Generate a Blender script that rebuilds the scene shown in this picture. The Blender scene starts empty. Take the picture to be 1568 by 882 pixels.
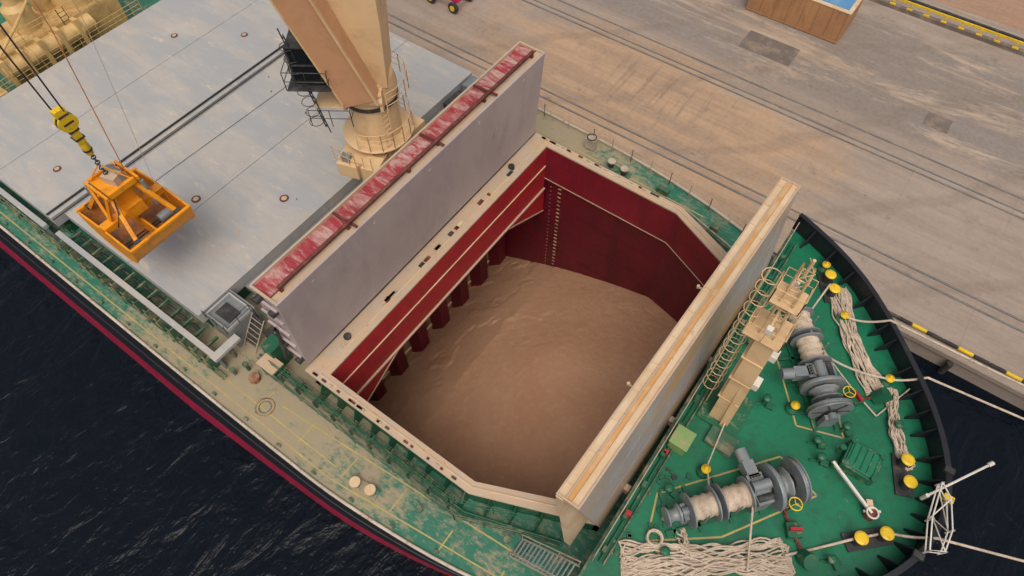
import bpy, math, random
from mathutils import Vector, Matrix, noise
random.seed(7)
S=bpy.context.scene
V=Vector
# ------------------------------------------------------------------ materials
def newmat(name):
    m=bpy.data.materials.new(name); m.use_nodes=True; nt=m.node_tree
    return m,nt,nt.nodes['Principled BSDF']
def N(nt,t,**k):
    n=nt.nodes.new(t)
    for a,b in k.items():
        if a in n.inputs: n.inputs[a].default_value=b
        else: setattr(n,a,b)
    return n
def L(nt,a,b): nt.links.new(a,b)
def col(c): return (c[0],c[1],c[2],1)
def mixc(nt,fac,a,b,bt='MIX'):
    n=nt.nodes.new('ShaderNodeMix'); n.data_type='RGBA'; n.blend_type=bt
    for sock,v in ((n.inputs[0],fac),(n.inputs[6],a),(n.inputs[7],b)):
        if isinstance(v,(int,float)): sock.default_value=v
        elif isinstance(v,(tuple,list)): sock.default_value=col(v)
        else: nt.links.new(v,sock)
    return n.outputs[2]
def mr(nt,val,a,b,c=0.,d=1.):
    n=nt.nodes.new('ShaderNodeMapRange'); n.clamp=True
    nt.links.new(val,n.inputs[0])
    for i,x in enumerate((a,b,c,d)): n.inputs[i+1].default_value=x
    return n.outputs[0]
def mth(nt,op,a,b=None):
    n=nt.nodes.new('ShaderNodeMath'); n.operation=op
    for i,v in enumerate((a,b)):
        if v is None: continue
        if isinstance(v,(int,float)): n.inputs[i].default_value=v
        else: nt.links.new(v,n.inputs[i])
    return n.outputs[0]
def nz(nt,vec,scale,detail=6,rough=.6,dist=0.):
    n=nt.nodes.new('ShaderNodeTexNoise'); n.inputs['Scale'].default_value=scale
    n.inputs['Detail'].default_value=detail; n.inputs['Roughness'].default_value=rough; n.inputs['Distortion'].default_value=dist
    nt.links.new(vec,n.inputs['Vector']); return n.outputs['Fac']
def mapg(nt,vec,sc=(1,1,1),rot=(0,0,0)):
    n=nt.nodes.new('ShaderNodeMapping'); n.inputs['Scale'].default_value=sc; n.inputs['Rotation'].default_value=rot
    nt.links.new(vec,n.inputs['Vector']); return n.outputs[0]
def bump(nt,bs,h,strength=.3,dist=.02):
    n=nt.nodes.new('ShaderNodeBump'); n.inputs['Strength'].default_value=strength; n.inputs['Distance'].default_value=dist
    nt.links.new(h,n.inputs['Height']); nt.links.new(n.outputs[0],bs.inputs['Normal'])
def objc(nt): return nt.nodes.new('ShaderNodeTexCoord').outputs['Object']
def paint(name,base,rough=.5,metal=0.,var=.18,dirt=None,amt=.4,ds=.7,stretch=(1,1,1),dirt2=None,amt2=.2,ds2=3.,bs_=.15):
    m,nt,bs=newmat(name); o=objc(nt)
    n1=nz(nt,o,.45,8,.65)
    c=mixc(nt,mr(nt,n1,.3,.7),tuple(x*(1-var) for x in base),tuple(min(1,x*(1+var)) for x in base))
    if dirt:
        n2=nz(nt,mapg(nt,o,stretch),ds,10,.7,.4)
        f=mr(nt,n2,.62-amt*.4,.78-amt*.4,0,.85)
        c=mixc(nt,f,c,dirt)
    if dirt2:
        n3=nz(nt,mapg(nt,o,stretch),ds2,8,.75)
        f=mr(nt,n3,.66-amt2*.3,.74-amt2*.3,0,.9)
        c=mixc(nt,f,c,dirt2)
    L(nt,c,bs.inputs['Base Color'])
    n4=nz(nt,o,6,6,.7)
    L(nt,mr(nt,n4,.2,.8,max(0,rough-.12),min(1,rough+.15)),bs.inputs['Roughness'])
    bs.inputs['Metallic'].default_value=metal
    bump(nt,bs,n4,bs_,.02)
    return m
RUST=(.16,.06,.03); TAN=(.38,.28,.17)
m_hull=paint('hull_black_paint',(.009,.011,.018),.5,dirt=(.025,.025,.03),amt=.15)
m_red=paint('boot_topping_red',(.30,.010,.045),.5,dirt=(.16,.01,.03),amt=.3)
m_gunw=paint('gunwale_white',(.50,.44,.36),.5,dirt=RUST,amt=.2,ds=2)
m_green=paint('deck_green',(.005,.165,.082),.45,var=.2,dirt=(.010,.105,.058),amt=.42,ds=.9,dirt2=(.15,.22,.13),amt2=.1,ds2=2.2)
m_greenp=paint('green_fittings',(.01,.11,.055),.45,dirt=TAN,amt=.15,ds=1.5)
m_greend=paint('dusty_green_fittings',(.04,.11,.065),.6,dirt=(.27,.23,.15),amt=.4,ds=1.5)
m_greenl=paint('light_green_box',(.2,.33,.12),.5,dirt=TAN,amt=.25,ds=2)
m_hatch=paint('hatch_cover_paint',(.43,.41,.385),.5,var=.08,dirt=(.34,.36,.385),amt=.5,ds=.35,stretch=(.5,1.8,1),dirt2=(.56,.50,.42),amt2=.25,ds2=.9,bs_=.05)
m_lilac=paint('cover_panel_paint',(.40,.335,.345),.55,var=.06,dirt=(.46,.40,.385),amt=.45,ds=.5,stretch=(1,1,.4),dirt2=(.29,.25,.27),amt2=.1,ds2=1.2,bs_=.05)
m_silver=paint('cover_silver_paint',(.40,.375,.385),.36,.0,var=.1,dirt=(.50,.31,.14),amt=.42,ds=.2,stretch=(1,.6,1.3),dirt2=(.27,.24,.24),amt2=.12,ds2=1.2,bs_=.05)  # golden blotches are a warm reflection painted into the cover colour
m_gold=paint('dusty_cream_steel',(.58,.42,.255),.6,var=.12,dirt=(.66,.53,.38),amt=.5,ds=.6,dirt2=(.40,.23,.11),amt2=.18,ds2=1.5)
m_orng=paint('dusty_orange_steel',(.56,.30,.11),.55,var=.12,dirt=(.62,.47,.3),amt=.4,ds=.5)
m_cream=paint('crane_cream_paint',(.68,.48,.27),.45,var=.08,dirt=(.53,.36,.2),amt=.28,ds=.8,dirt2=RUST,amt2=.0,ds2=3)
m_ycream=paint('yellow_cream_paint',(.58,.40,.17),.5,var=.1,dirt=(.38,.25,.10),amt=.3,ds=1)
m_jib=paint('jib_shaded_tan',(.55,.30,.165),.5,var=.06,dirt=(.46,.26,.14),amt=.3)  # darker tan has the jib's shadowed tone painted into the colour
m_coamt=paint('coaming_top_paint',(.46,.37,.29),.6,var=.12,dirt=(.52,.37,.235),amt=.5,ds=1,dirt2=(.30,.10,.07),amt2=.15,ds2=3)
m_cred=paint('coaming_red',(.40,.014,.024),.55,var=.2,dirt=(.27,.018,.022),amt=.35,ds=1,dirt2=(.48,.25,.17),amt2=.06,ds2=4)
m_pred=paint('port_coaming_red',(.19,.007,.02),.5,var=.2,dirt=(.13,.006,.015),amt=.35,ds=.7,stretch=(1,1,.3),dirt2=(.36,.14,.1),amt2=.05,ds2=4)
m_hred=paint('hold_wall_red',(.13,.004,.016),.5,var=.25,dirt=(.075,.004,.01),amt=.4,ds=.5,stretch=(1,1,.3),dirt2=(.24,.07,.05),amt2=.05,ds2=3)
m_scuff=paint('scuffed_red',(.30,.03,.045),.6,var=.2,dirt=(.50,.37,.33),amt=.42,ds=1.6,stretch=(.5,1.6,1),dirt2=(.55,.45,.4),amt2=.25,ds2=4)
m_pipe=paint('brown_pipe',(.11,.028,.022),.5,dirt=(.22,.09,.06),amt=.3,ds=2)
m_tan=paint('grain_dusted_steel',(.36,.22,.12),.8,var=.25,dirt=(.12,.02,.02),amt=.45,ds=1.2,stretch=(1,1,.4))
m_grey=paint('machinery_grey',(.19,.22,.24),.4,.1,var=.15,dirt=(.3,.28,.24),amt=.3,ds=2,dirt2=RUST,amt2=.1,ds2=5)
m_dark=paint('dark_steel',(.03,.032,.035),.5,dirt=(.1,.09,.08),amt=.3,ds=2)
m_glass=paint('cab_glass',(.01,.012,.015),.12,var=.05)
m_rope=paint('mooring_rope',(.54,.45,.36),.85,var=.2,dirt=(.34,.27,.20),amt=.35,ds=3)
m_yel=paint('bollard_yellow',(.74,.5,.02),.45,dirt=(.3,.2,.05),amt=.2,ds=4)
m_orange=paint('grab_orange',(.80,.31,.012),.42,var=.1,dirt=(.5,.19,.02),amt=.3,ds=1.5,dirt2=(.12,.05,.02),amt2=.1,ds2=4)
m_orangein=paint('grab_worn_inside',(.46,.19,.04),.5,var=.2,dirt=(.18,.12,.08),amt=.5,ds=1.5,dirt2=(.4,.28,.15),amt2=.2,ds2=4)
m_white=paint('white_paint',(.66,.63,.58),.5,dirt=(.45,.38,.3),amt=.25,ds=2)
m_chain=paint('rusty_chain',(.13,.035,.025),.7,dirt=(.25,.1,.05),amt=.3,ds=4)
m_cable=paint('wire_cable',(.02,.02,.022),.6)
m_ocable=paint('orange_cable',(.5,.2,.08),.6)
m_line=paint('yellow_deck_line',(.44,.37,.08),.6,dirt=TAN,amt=.55,ds=1.5)
m_pink=paint('pink_paint',(.55,.02,.12),.5)
m_rail=paint('rail_dusty_white',(.44,.38,.30),.5,dirt=(.3,.2,.12),amt=.3,ds=2)
m_rsteel=paint('rail_groove_steel',(.12,.098,.085),.5,dirt=(.25,.19,.14),amt=.4,ds=.6)
m_ply=paint('plywood_side',(.40,.21,.10),.7,var=.15,dirt=(.3,.15,.07),amt=.3,ds=1,stretch=(3,3,.5))
m_blue=paint('blue_tarp',(.09,.27,.50),.5,var=.1,dirt=(.2,.35,.5),amt=.3)
m_patch=paint('asphalt_patch',(.15,.122,.108),.85,dirt=(.27,.21,.165),amt=.35,ds=1)
m_rubber=paint('rubber_fender',(.03,.03,.03),.8,dirt=(.12,.1,.08),amt=.3)
def mk_maindeck():
    m,nt,bs=newmat('main_deck_dusty_green'); o=objc(nt)
    sep=N(nt,'ShaderNodeSeparateXYZ'); L(nt,o,sep.inputs[0])
    n1=nz(nt,o,.5,10,.72,.5); n2=nz(nt,mapg(nt,o,(1.2,2.6,1)),1.6,10,.8)
    g=mixc(nt,n2,(.010,.12,.078),(.03,.19,.125))
    dust=mixc(nt,nz(nt,o,1.2,8,.7),(.40,.31,.20),(.28,.24,.165))
    s=mth(nt,'ADD',mth(nt,'MULTIPLY',n1,.6),mth(nt,'MULTIPLY',n2,.75))
    fx=mth(nt,'MULTIPLY',mr(nt,sep.outputs[0],-14,-5,0.0,1),mr(nt,sep.outputs[0],1,8,1,.1))
    s=mth(nt,'ADD',s,mth(nt,'MULTIPLY',fx,.2))
    f=mr(nt,s,.68,.82,0,.93)
    c=mixc(nt,f,g,dust)
    c=mixc(nt,mr(nt,nz(nt,o,.9,8,.7),.60,.72,0,.55),c,(.09,.085,.06))
    c=mixc(nt,mr(nt,nz(nt,mapg(nt,o,(1,3,1)),2.6,10,.8),.60,.66,0,.6),c,(.40,.38,.30))
    L(nt,c,bs.inputs['Base Color'])
    bs.inputs['Roughness'].default_value=.65
    bump(nt,bs,n2,.2,.02); return m
m_mdeck=mk_maindeck()
def mk_quay():
    m,nt,bs=newmat('quay_concrete'); o=objc(nt)
    sep=N(nt,'ShaderNodeSeparateXYZ'); L(nt,o,sep.inputs[0]); X=sep.outputs[0]; Y=sep.outputs[1]
    big=nz(nt,o,.07,8,.65,.6); mid=nz(nt,mapg(nt,o,(.5,1.3,1)),.35,10,.75); fine=nz(nt,o,3,10,.75)
    lng=nz(nt,mapg(nt,o,(.12,1.6,1)),.5,10,.75,.3)
    conc=mixc(nt,mid,(.225,.18,.155),(.40,.335,.285))
    sand=mixc(nt,fine,(.36,.22,.13),(.48,.33,.21))
    g=mth(nt,'MULTIPLY',mth(nt,'MULTIPLY',mr(nt,X,-30,-6,0,1),mr(nt,X,10,24,1,0)),mr(nt,Y,27,33,1,.15))
    s=mth(nt,'ADD',mth(nt,'MULTIPLY',g,.26),mth(nt,'ADD',mth(nt,'MULTIPLY',big,.35),mth(nt,'MULTIPLY',mid,.4)))
    c=mixc(nt,mr(nt,s,.46,.60),conc,sand)
    yn=mth(nt,'ADD',Y,mth(nt,'MULTIPLY',mth(nt,'SUBTRACT',mid,.5),5))
    ma=mth(nt,'MULTIPLY',mr(nt,yn,31.5,33),mr(nt,yn,44.5,46,1,0))
    asp=mixc(nt,mid,(.145,.128,.124),(.255,.225,.21))
    asp=mixc(nt,mr(nt,nz(nt,mapg(nt,o,(.22,1.1,1)),.25,12,.78,.8),.51,.58,0,.85),asp,(.48,.37,.27))
    c=mixc(nt,ma,c,asp)
    c=mixc(nt,mr(nt,Y,51,51.2),c,mixc(nt,mid,(.33,.17,.10),(.42,.24,.15)))
    br=nt.nodes.new('ShaderNodeTexBrick'); L(nt,o,br.inputs['Vector']); br.offset=0.
    br.inputs['Scale'].default_value=1.; br.inputs['Brick Width'].default_value=7.; br.inputs['Row Height'].default_value=5.
    br.inputs['Mortar Size'].default_value=.03; br.inputs['Mortar Smooth'].default_value=.3
    c=mixc(nt,mth(nt,'MULTIPLY',mth(nt,'MULTIPLY',br.outputs['Fac'],mr(nt,mid,.35,.6)),mth(nt,'MULTIPLY',mth(nt,'SUBTRACT',1.,ma),.5)),c,(.12,.09,.07))
    # loader tracks: bands of streaks, only in the spill patch
    reg=mth(nt,'MULTIPLY',mth(nt,'MULTIPLY',mr(nt,X,-6,-2),mr(nt,X,4,8,1,0)),mth(nt,'MULTIPLY',mr(nt,Y,21,23.5),mr(nt,Y,27,29,1,0)))
    for rz in(.55,-.35):
        st=nz(nt,mapg(nt,o,(2.2,.16,1),(0,0,rz)),1.0,5,.6,.15)
        c=mixc(nt,mth(nt,'MULTIPLY',reg,mr(nt,st,.54,.64,0,.45)),c,(.17,.115,.08))
    wv=nt.nodes.new('ShaderNodeTexWave'); wv.inputs['Scale'].default_value=.12; wv.inputs['Distortion'].default_value=5.; wv.inputs['Detail'].default_value=3
    wv.inputs['Detail Scale'].default_value=.4
    L(nt,mapg(nt,o,(.25,1,1),(0,0,.25)),wv.inputs['Vector'])
    c=mixc(nt,mth(nt,'MULTIPLY',mr(nt,wv.outputs['Fac'],.93,.99),.3),c,(.15,.11,.085))
    c=mixc(nt,mr(nt,lng,.42,.62,.0,.55),c,(.175,.13,.10))
    c=mixc(nt,mr(nt,lng,.60,.68,0,.5),c,(.50,.40,.31))
    c=mixc(nt,mr(nt,nz(nt,o,.35,8,.7),.56,.70,0,.45),c,(.16,.125,.105))
    c=mixc(nt,mr(nt,nz(nt,o,.8,6,.6),.63,.74,0,.6),c,(.12,.092,.078))
    c=mixc(nt,mr(nt,nz(nt,o,2.5,3,.5),.73,.76,0,.6),c,(.07,.055,.05))
    c=mixc(nt,mr(nt,fine,.3,.7,0,.25),c,(.5,.42,.34))
    L(nt,c,bs.inputs['Base Color']); bs.inputs['Roughness'].default_value=.85
    bump(nt,bs,fine,.3,.03); return m
m_quay=mk_quay()
def mk_water():
    m,nt,bs=newmat('harbour_water'); o=objc(nt)
    bs.inputs['Base Color'].default_value=(.003,.006,.011,1); bs.inputs['Roughness'].default_value=.12; bs.inputs['IOR'].default_value=1.33
    bs.inputs['Specular IOR Level'].default_value=.35
    a=nz(nt,mapg(nt,o,(1,.5,1),(0,0,.5)),.5,4,.5,.8); b=nz(nt,mapg(nt,o,(1,.6,1),(0,0,.2)),1.8,4,.55,.5)
    h=mth(nt,'ADD',a,mth(nt,'MULTIPLY',b,.3))
    bump(nt,bs,h,.8,.40); return m
m_water=mk_water()
def mk_grain():
    m,nt,bs=newmat('grain_surface'); o=objc(nt)
    a=nz(nt,o,.22,8,.6,.3); f=nz(nt,o,22,6,.85); q=nz(nt,o,2.6,8,.7)
    c=mixc(nt,mr(nt,a,.3,.7),(.50,.28,.165),(.60,.37,.23))
    c=mixc(nt,mr(nt,f,.35,.7,0,.55),c,(.33,.175,.10))
    c=mixc(nt,mr(nt,q,.52,.72,0,.35),c,(.66,.44,.285))
    L(nt,c,bs.inputs['Base Color']); bs.inputs['Roughness'].default_value=.9
    h=mth(nt,'ADD',mth(nt,'MULTIPLY',q,.8),mth(nt,'MULTIPLY',f,.5))
    bump(nt,bs,h,.8,.13); return m
m_grain=mk_grain()
# ------------------------------------------------------------------ mesh builder
class M:
    def __init__(s): s.v=[];s.f=[];s.m=[];s.sm=[];s.mats=[]
    def mi(s,mat):
        if mat not in s.mats: s.mats.append(mat)
        return s.mats.index(mat)
    def add(s,vs,fs,mat,smooth=False):
        b=len(s.v); s.v+= [tuple(p) for p in vs]; k=s.mi(mat)
        for f in fs: s.f.append([b+i for i in f]); s.m.append(k); s.sm.append(smooth)
    def box(s,c,d,mat,rz=0.,R=None):
        c=V(c); R=R or Matrix.Rotation(rz,3,'Z')
        vs=[c+R@V((sx*d[0]/2,sy*d[1]/2,sz*d[2]/2)) for sz in(-1,1) for sy in(-1,1) for sx in(-1,1)]
        s.add(vs,[(0,2,3,1),(4,5,7,6),(0,1,5,4),(2,6,7,3),(0,4,6,2),(1,3,7,5)],mat)
    def bx(s,x0,x1,y0,y1,z0,z1,mat): s.box(((x0+x1)/2,(y0+y1)/2,(z0+z1)/2),(abs(x1-x0),abs(y1-y0),abs(z1-z0)),mat)
    def beam(s,p0,p1,w,h,mat,w1=None,h1=None,up=(0,0,1)):
        p0=V(p0);p1=V(p1);d=(p1-p0).normalized(); u=V(up)
        if abs(d.dot(u))>.98: u=V((1,0,0))
        sd=d.cross(u).normalized(); u=sd.cross(d); w1=w if w1 is None else w1; h1=h if h1 is None else h1
        vs=[]
        for p,a,b in((p0,w,h),(p1,w1,h1)):
            for q in((-1,-1),(1,-1),(1,1),(-1,1)): vs.append(p+sd*q[0]*a/2+u*q[1]*b/2)
        s.add(vs,[(3,2,1,0),(4,5,6,7),(0,1,5,4),(1,2,6,5),(2,3,7,6),(3,0,4,7)],mat)
    def lathe(s,p0,d,prof,mat,n=20,caps=True):
        p0=V(p0);d=V(d).normalized();u=V((0,0,1)) if abs(d.z)<.9 else V((1,0,0))
        a=d.cross(u).normalized();b=d.cross(a)
        vs=[];fs=[]
        for t,r in prof:
            for i in range(n):
                q=2*math.pi*i/n; vs.append(p0+d*t+a*math.cos(q)*r+b*math.sin(q)*r)
        for k in range(len(prof)-1):
            for i in range(n): fs.append((k*n+i,k*n+(i+1)%n,(k+1)*n+(i+1)%n,(k+1)*n+i))
        s.add(vs,fs,mat,True)
        if caps:
            s.add(vs[:n],[tuple(range(n))],mat); s.add(vs[-n:],[tuple(range(n))],mat)
    def cyl(s,p0,p1,r,mat,r1=None,n=16):
        p0=V(p0);p1=V(p1); s.lathe(p0,p1-p0,[(0,r),((p1-p0).length,r if r1 is None else r1)],mat,n)
    def tube(s,pts,r,mat,n=6):
        pts=[V(p) for p in pts]; vs=[];fs=[]
        for i,p in enumerate(pts):
            d=(pts[min(i+1,len(pts)-1)]-pts[max(i-1,0)]).normalized()
            u=V((0,0,1)) if abs(d.z)<.9 else V((1,0,0)); a=d.cross(u).normalized();b=d.cross(a)
            for k in range(n):
                q=2*math.pi*k/n; vs.append(p+a*math.cos(q)*r+b*math.sin(q)*r)
        for i in range(len(pts)-1):
            for k in range(n): fs.append((i*n+k,i*n+(k+1)%n,(i+1)*n+(k+1)%n,(i+1)*n+k))
        s.add(vs,fs,mat,True)
    def prism(s,poly,z0,z1,mat,topmat=None):
        n=len(poly); vs=[(x,y,z0) for x,y in poly]+[(x,y,z1) for x,y in poly]
        s.add(vs,[(i,(i+1)%n,n+(i+1)%n,n+i) for i in range(n)],mat)
        s.add([(x,y,z1) for x,y in poly],[tuple(range(n))],topmat or mat)
    def railing(s,path,h,mat,sp=1.5,r=.025,nr=3,pr=.03):
        pts=[V(p) for p in path]
        for k in range(nr):
            z=h*(k+1)/nr; s.tube([p+V((0,0,z)) for p in pts],r,mat,5)
        for a,b in zip(pts[:-1],pts[1:]):
            n=max(1,int((b-a).length/sp))
            for i in range(n+1):
                p=a+(b-a)*i/n; s.cyl(p,p+V((0,0,h)),pr,mat,n=5)
    def ladder(s,p0,p1,w,side,mat,sp=.3,r=.025):
        p0=V(p0);p1=V(p1);sd=V(side).normalized()*w/2
        s.tube([p0-sd,p1-sd],r*1.3,mat,5); s.tube([p0+sd,p1+sd],r*1.3,mat,5)
        n=int((p1-p0).length/sp)
        for i in range(1,n): p=p0+(p1-p0)*i/n; s.tube([p-sd,p+sd],r,mat,4)
    def ring(s,c,r,tr,mat,n=16,ax=(0,0,1)):
        d=V(ax).normalized();u=V((0,0,1)) if abs(d.z)<.9 else V((1,0,0));a=d.cross(u).normalized();b=d.cross(a)
        s.tube([V(c)+a*math.cos(2*math.pi*i/n)*r+b*math.sin(2*math.pi*i/n)*r for i in range(n+1)],tr,mat,5)
    def obj(s,name,parent=None,bev=0.):
        me=bpy.data.meshes.new(name); me.from_pydata(s.v,[],s.f)
        for mt in s.mats: me.materials.append(mt)
        me.polygons.foreach_set('material_index',s.m); me.polygons.foreach_set('use_smooth',s.sm)
        me.update()
        o=bpy.data.objects.new(name,me); S.collection.objects.link(o)
        if parent: o.parent=parent
        if bev:
            b=o.modifiers.new('b','BEVEL'); b.width=bev; b.segments=2; b.limit_method='ANGLE'; b.angle_limit=math.radians(50)
        return o
def empty(name):
    e=bpy.data.objects.new(name,None); S.collection.objects.link(e); return e
# ------------------------------------------------------------------ hull outline
ctrl=[(-60,13.95),(-40,13.95),(-20,13.95),(-8,13.95),(0,13.9),(5,13.75),(11,13.0),(16.3,11.6),(20.3,9.6),(23.8,6.3),(25.7,3.9),(26.7,1.8)]
full=[(x,-y) for x,y in ctrl]+[(26.95,0)]+[(x,y) for x,y in reversed(ctrl)]
def catmull(P,n=6):
    out=[]
    for i in range(len(P)-1):
        p0=P[max(i-1,0)];p1=P[i];p2=P[i+1];p3=P[min(i+2,len(P)-1)]
        for k in range(n):
            t=k/n
            out.append(tuple(.5*((2*p1[j])+(-p0[j]+p2[j])*t+(2*p0[j]-5*p1[j]+4*p2[j]-p3[j])*t*t+(-p0[j]+3*p1[j]-3*p2[j]+p3[j])*t**3) for j in range(2)))
    out.append(P[-1]); return out
out=catmull(full)
def hb(x):
    pts=[p for p in out if p[1]>=0]; pts.sort()
    for a,b in zip(pts[:-1],pts[1:]):
        if a[0]<=x<=b[0]: return a[1]+(b[1]-a[1])*(x-a[0])/max(1e-6,b[0]-a[0])
    return 0 if x>26.9 else 14
def wl(p,k):
    x,y=p; q=max(0,x/27)**2.2; e=.055*min(1,max(0,(14-x)/22))*min(k,1)
    return (x-(2.2*q)*k, y*(1-.18*q*k+e))
ship=empty('cargo_ship')
h=M()
def strip(h,za,ka,zb,kb,pts,mat):
    n=len(pts); vs=[(*wl(p,ka),za) for p in pts]+[(*wl(p,kb),zb) for p in pts]
    h.add(vs,[(i,i+1,n+i+1,n+i) for i in range(n-1)],mat,True)
strip(h,-15,1.3,-6,1,out,m_red); strip(h,-6,1,-4.2,.66,out,m_red); strip(h,-4.2,.66,0,.0,out,m_hull)
fc=[p for p in out if p[0]>=15.9]; fc=[(15.9,-hb(15.9))]+fc+[(15.9,hb(15.9))]
strip(h,0,.0,3,.0,fc,m_hull); strip(h,3,.0,4.15,-.0,fc,m_hull)
for sg in(-1,1):
    pts=sorted([p for p in out if p[0]<14 and p[1]*sg>0])
    h.tube([(*wl(p,.33),-2.1) for p in pts],.10,m_hull,6)
h.obj('hull_shell',ship)
b=M()
def inw(p,d):
    x,y=p; i=fc.index(p); a=fc[max(i-1,0)];c=fc[min(i+1,len(fc)-1)]
    t=V((c[0]-a[0],c[1]-a[1])).normalized(); nrm=V((-t.y,t.x)); return (x+nrm.x*d,y+nrm.y*d)
inn=[inw(p,.12) for p in fc]; n=len(fc)
b.add([(*p,3.0) for p in inn]+[(*p,4.15) for p in inn],[(i,i+1,n+i+1,n+i) for i in range(n-1)],m_hull)
o1=[inw(p,-.04) for p in fc]; o2=[inw(p,.2) for p in fc]
b.add([(*p,4.16) for p in o1]+[(*p,4.16) for p in o2]+[(*p,4.24) for p in o1]+[(*p,4.24) for p in o2],
  [f for i in range(n-1) for f in ((2*n+i,2*n+i+1,3*n+i+1,3*n+i),(i,i+1,2*n+i+1,2*n+i),(n+i,3*n+i,3*n+i+1,n+i+1))],m_hull)
arc=0
for i in range(1,n-2):
    seg=(V(fc[i+1])-V(fc[i])).length; arc+=seg
    if arc<.85: continue
    arc=0
    p=V(fc[i]); q0=V(inw(fc[i],.12)); q1=V(inw(fc[i],.8))
    t=(V(fc[i+1])-V(fc[i])).normalized()*.04
    vs=[(q0.x+s*t.x,q0.y+s*t.y,z) for s in(-1,1) for z in (3.0,4.1)]+[(q1.x+s*t.x,q1.y+s*t.y,3.02) for s in(-1,1)]
    b.add(vs,[(0,1,4),(2,5,3),(0,4,5,2),(1,3,5,4)],m_hull)
for i in (14,24,34,38):
    if i<n:
        q=inw(fc[i],.1); b.box((*q,4.30),(.4,.28,.16),m_dark if i!=34 else m_yel)
b.obj('bulwark',ship)
# decks
d=M()
def hi(x):
    if x<-.6 or x>15.55: return 0
    if x<=10: return 10.05
    return 10.05-(x-10)*(1.9/4.6)
xs=[-60,-40,-30,-20,-12,-8,-4,-.6001,-.5999,2,4,6,8,9,10,11,12,13,14,15,15.5499,15.5501,15.9]
for a,c in zip(xs[:-1],xs[1:]):
    if c-a<.01: continue
    ea=a+1e-3; ec=c-1e-3
    for sg in(-1,1):
        vs=[(a,sg*hi(ea),0),(c,sg*hi(ec),0),(c,sg*(hb(c)-.02),0),(a,sg*(hb(a)-.02),0)]
        d.add(vs,[(0,1,2,3) if sg>0 else (3,2,1,0)],m_mdeck)
d.obj('main_deck',ship)
g=M()
for sg in(-1,1):
    pts=[p for p in out if p[0]<15.9 and p[1]*sg>0]; pts=sorted(pts)+[(15.9,sg*hb(15.9))]
    g.tube([(x,y-sg*.02,.06) for x,y in pts],.09,m_gunw,6)
g.obj('gunwale_bar',ship)
f=M()
f.add([(x,y,3.0) for x,y in fc],[tuple(range(len(fc)))],m_green)
f.add([(15.9,-hb(15.9),0),(15.9,hb(15.9),0),(15.9,hb(15.9),3),(15.9,-hb(15.9),3)],[(0,1,2,3)],m_greenp)
f.box((15.95,0,3.05),(.12,23,.12),m_greend)
f.obj('forecastle_deck',ship)
# coaming
c=M()
oc=[(-.45,-10.25),(10,-10.25),(15.5,-8.0),(15.5,8.0),(10,10.25),(-.45,10.25)]
ic=[(.75,-9.65),(9.9,-9.65),(14.0,-7.85),(14.0,7.85),(9.9,9.65),(.75,9.65)]
for i in range(6):
    j=(i+1)%6
    c.add([(*oc[i],2),(*oc[j],2),(*ic[j],2),(*ic[i],2)],[(0,1,2,3)],m_coamt)
    c.add([(*oc[i],1.88),(*oc[j],1.88),(*oc[j],2),(*oc[i],2)],[(0,1,2,3)],m_coamt)
    c.add([(*ic[i],1.88),(*ic[j],1.88),(*ic[j],2),(*ic[i],2)],[(0,1,2,3)],m_coamt)
wallo=[(-.1,-10.05),(10,-10.05),(15.3,-7.85),(15.3,7.85),(10,10.05),(-.1,10.05)]
for i in range(6):
    j=(i+1)%6
    c.add([(*wallo[i],0),(*wallo[j],0),(*wallo[j],1.89),(*wallo[i],1.89)],[(0,1,2,3)],m_greenp)
for sg in(-1,1):
    x=.5
    while x<14.9:
        yb=10.05 if x<10 else 10.05-(x-10)*1.9/4.6
        vs=[(x+e,sg*yb,z) for e in(-.03,.03) for z in(0,1.85)]+[(x+e,sg*(yb+.75),z) for e in(-.03,.03) for z in(0,)]
        c.add(vs,[(0,1,4),(2,5,3),(0,4,5,2),(1,3,5,4)],m_greenp); x+=1.15
bar=[(.35,-9.95),(9.95,-9.95),(14.3,-8.1),(14.3,8.1),(9.95,9.95),(.35,9.95)]
for i in range(6):
    c.beam((*bar[i],2.03),(*bar[(i+1)%6],2.03),.05,.06,m_gold)
rr=random.Random(3)
for k in range(16):
    y=-9+rr.random()*18; c.box((.1+rr.random()*.15,y,2.04),(.22,.12+rr.random()*.5,.08),rr.choice([m_gold,m_dark,m_rail,m_coamt,m_pipe]))
for k in range(22):
    for sg in(-1,1):
        x=rr.random()*9.5; c.box((x,sg*10.1,2.04),(.12+.2*rr.random(),.1,.08),rr.choice([m_dark,m_rail,m_pipe]))
for y in(-7.6,6.9):
    c.cyl((.0,y,2.0),(.0,y,2.15),.2,m_dark)
c.obj('hatch_coaming',ship)
# hold
H=M()
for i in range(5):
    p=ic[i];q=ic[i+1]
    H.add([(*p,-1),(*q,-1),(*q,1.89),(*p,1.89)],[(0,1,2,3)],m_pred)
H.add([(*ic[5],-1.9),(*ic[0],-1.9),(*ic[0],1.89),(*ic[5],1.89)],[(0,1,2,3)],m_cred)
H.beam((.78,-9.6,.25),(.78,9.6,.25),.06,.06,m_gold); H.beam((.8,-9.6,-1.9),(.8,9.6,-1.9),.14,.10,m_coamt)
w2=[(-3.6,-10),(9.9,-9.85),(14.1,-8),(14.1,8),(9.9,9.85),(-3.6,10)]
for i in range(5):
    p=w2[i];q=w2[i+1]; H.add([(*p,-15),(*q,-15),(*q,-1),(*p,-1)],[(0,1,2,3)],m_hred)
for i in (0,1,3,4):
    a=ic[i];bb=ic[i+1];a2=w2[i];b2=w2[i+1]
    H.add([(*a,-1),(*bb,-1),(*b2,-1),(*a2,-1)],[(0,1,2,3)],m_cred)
    H.beam((*a,-.95),(*bb,-.95),.06,.06,m_coamt)
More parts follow.
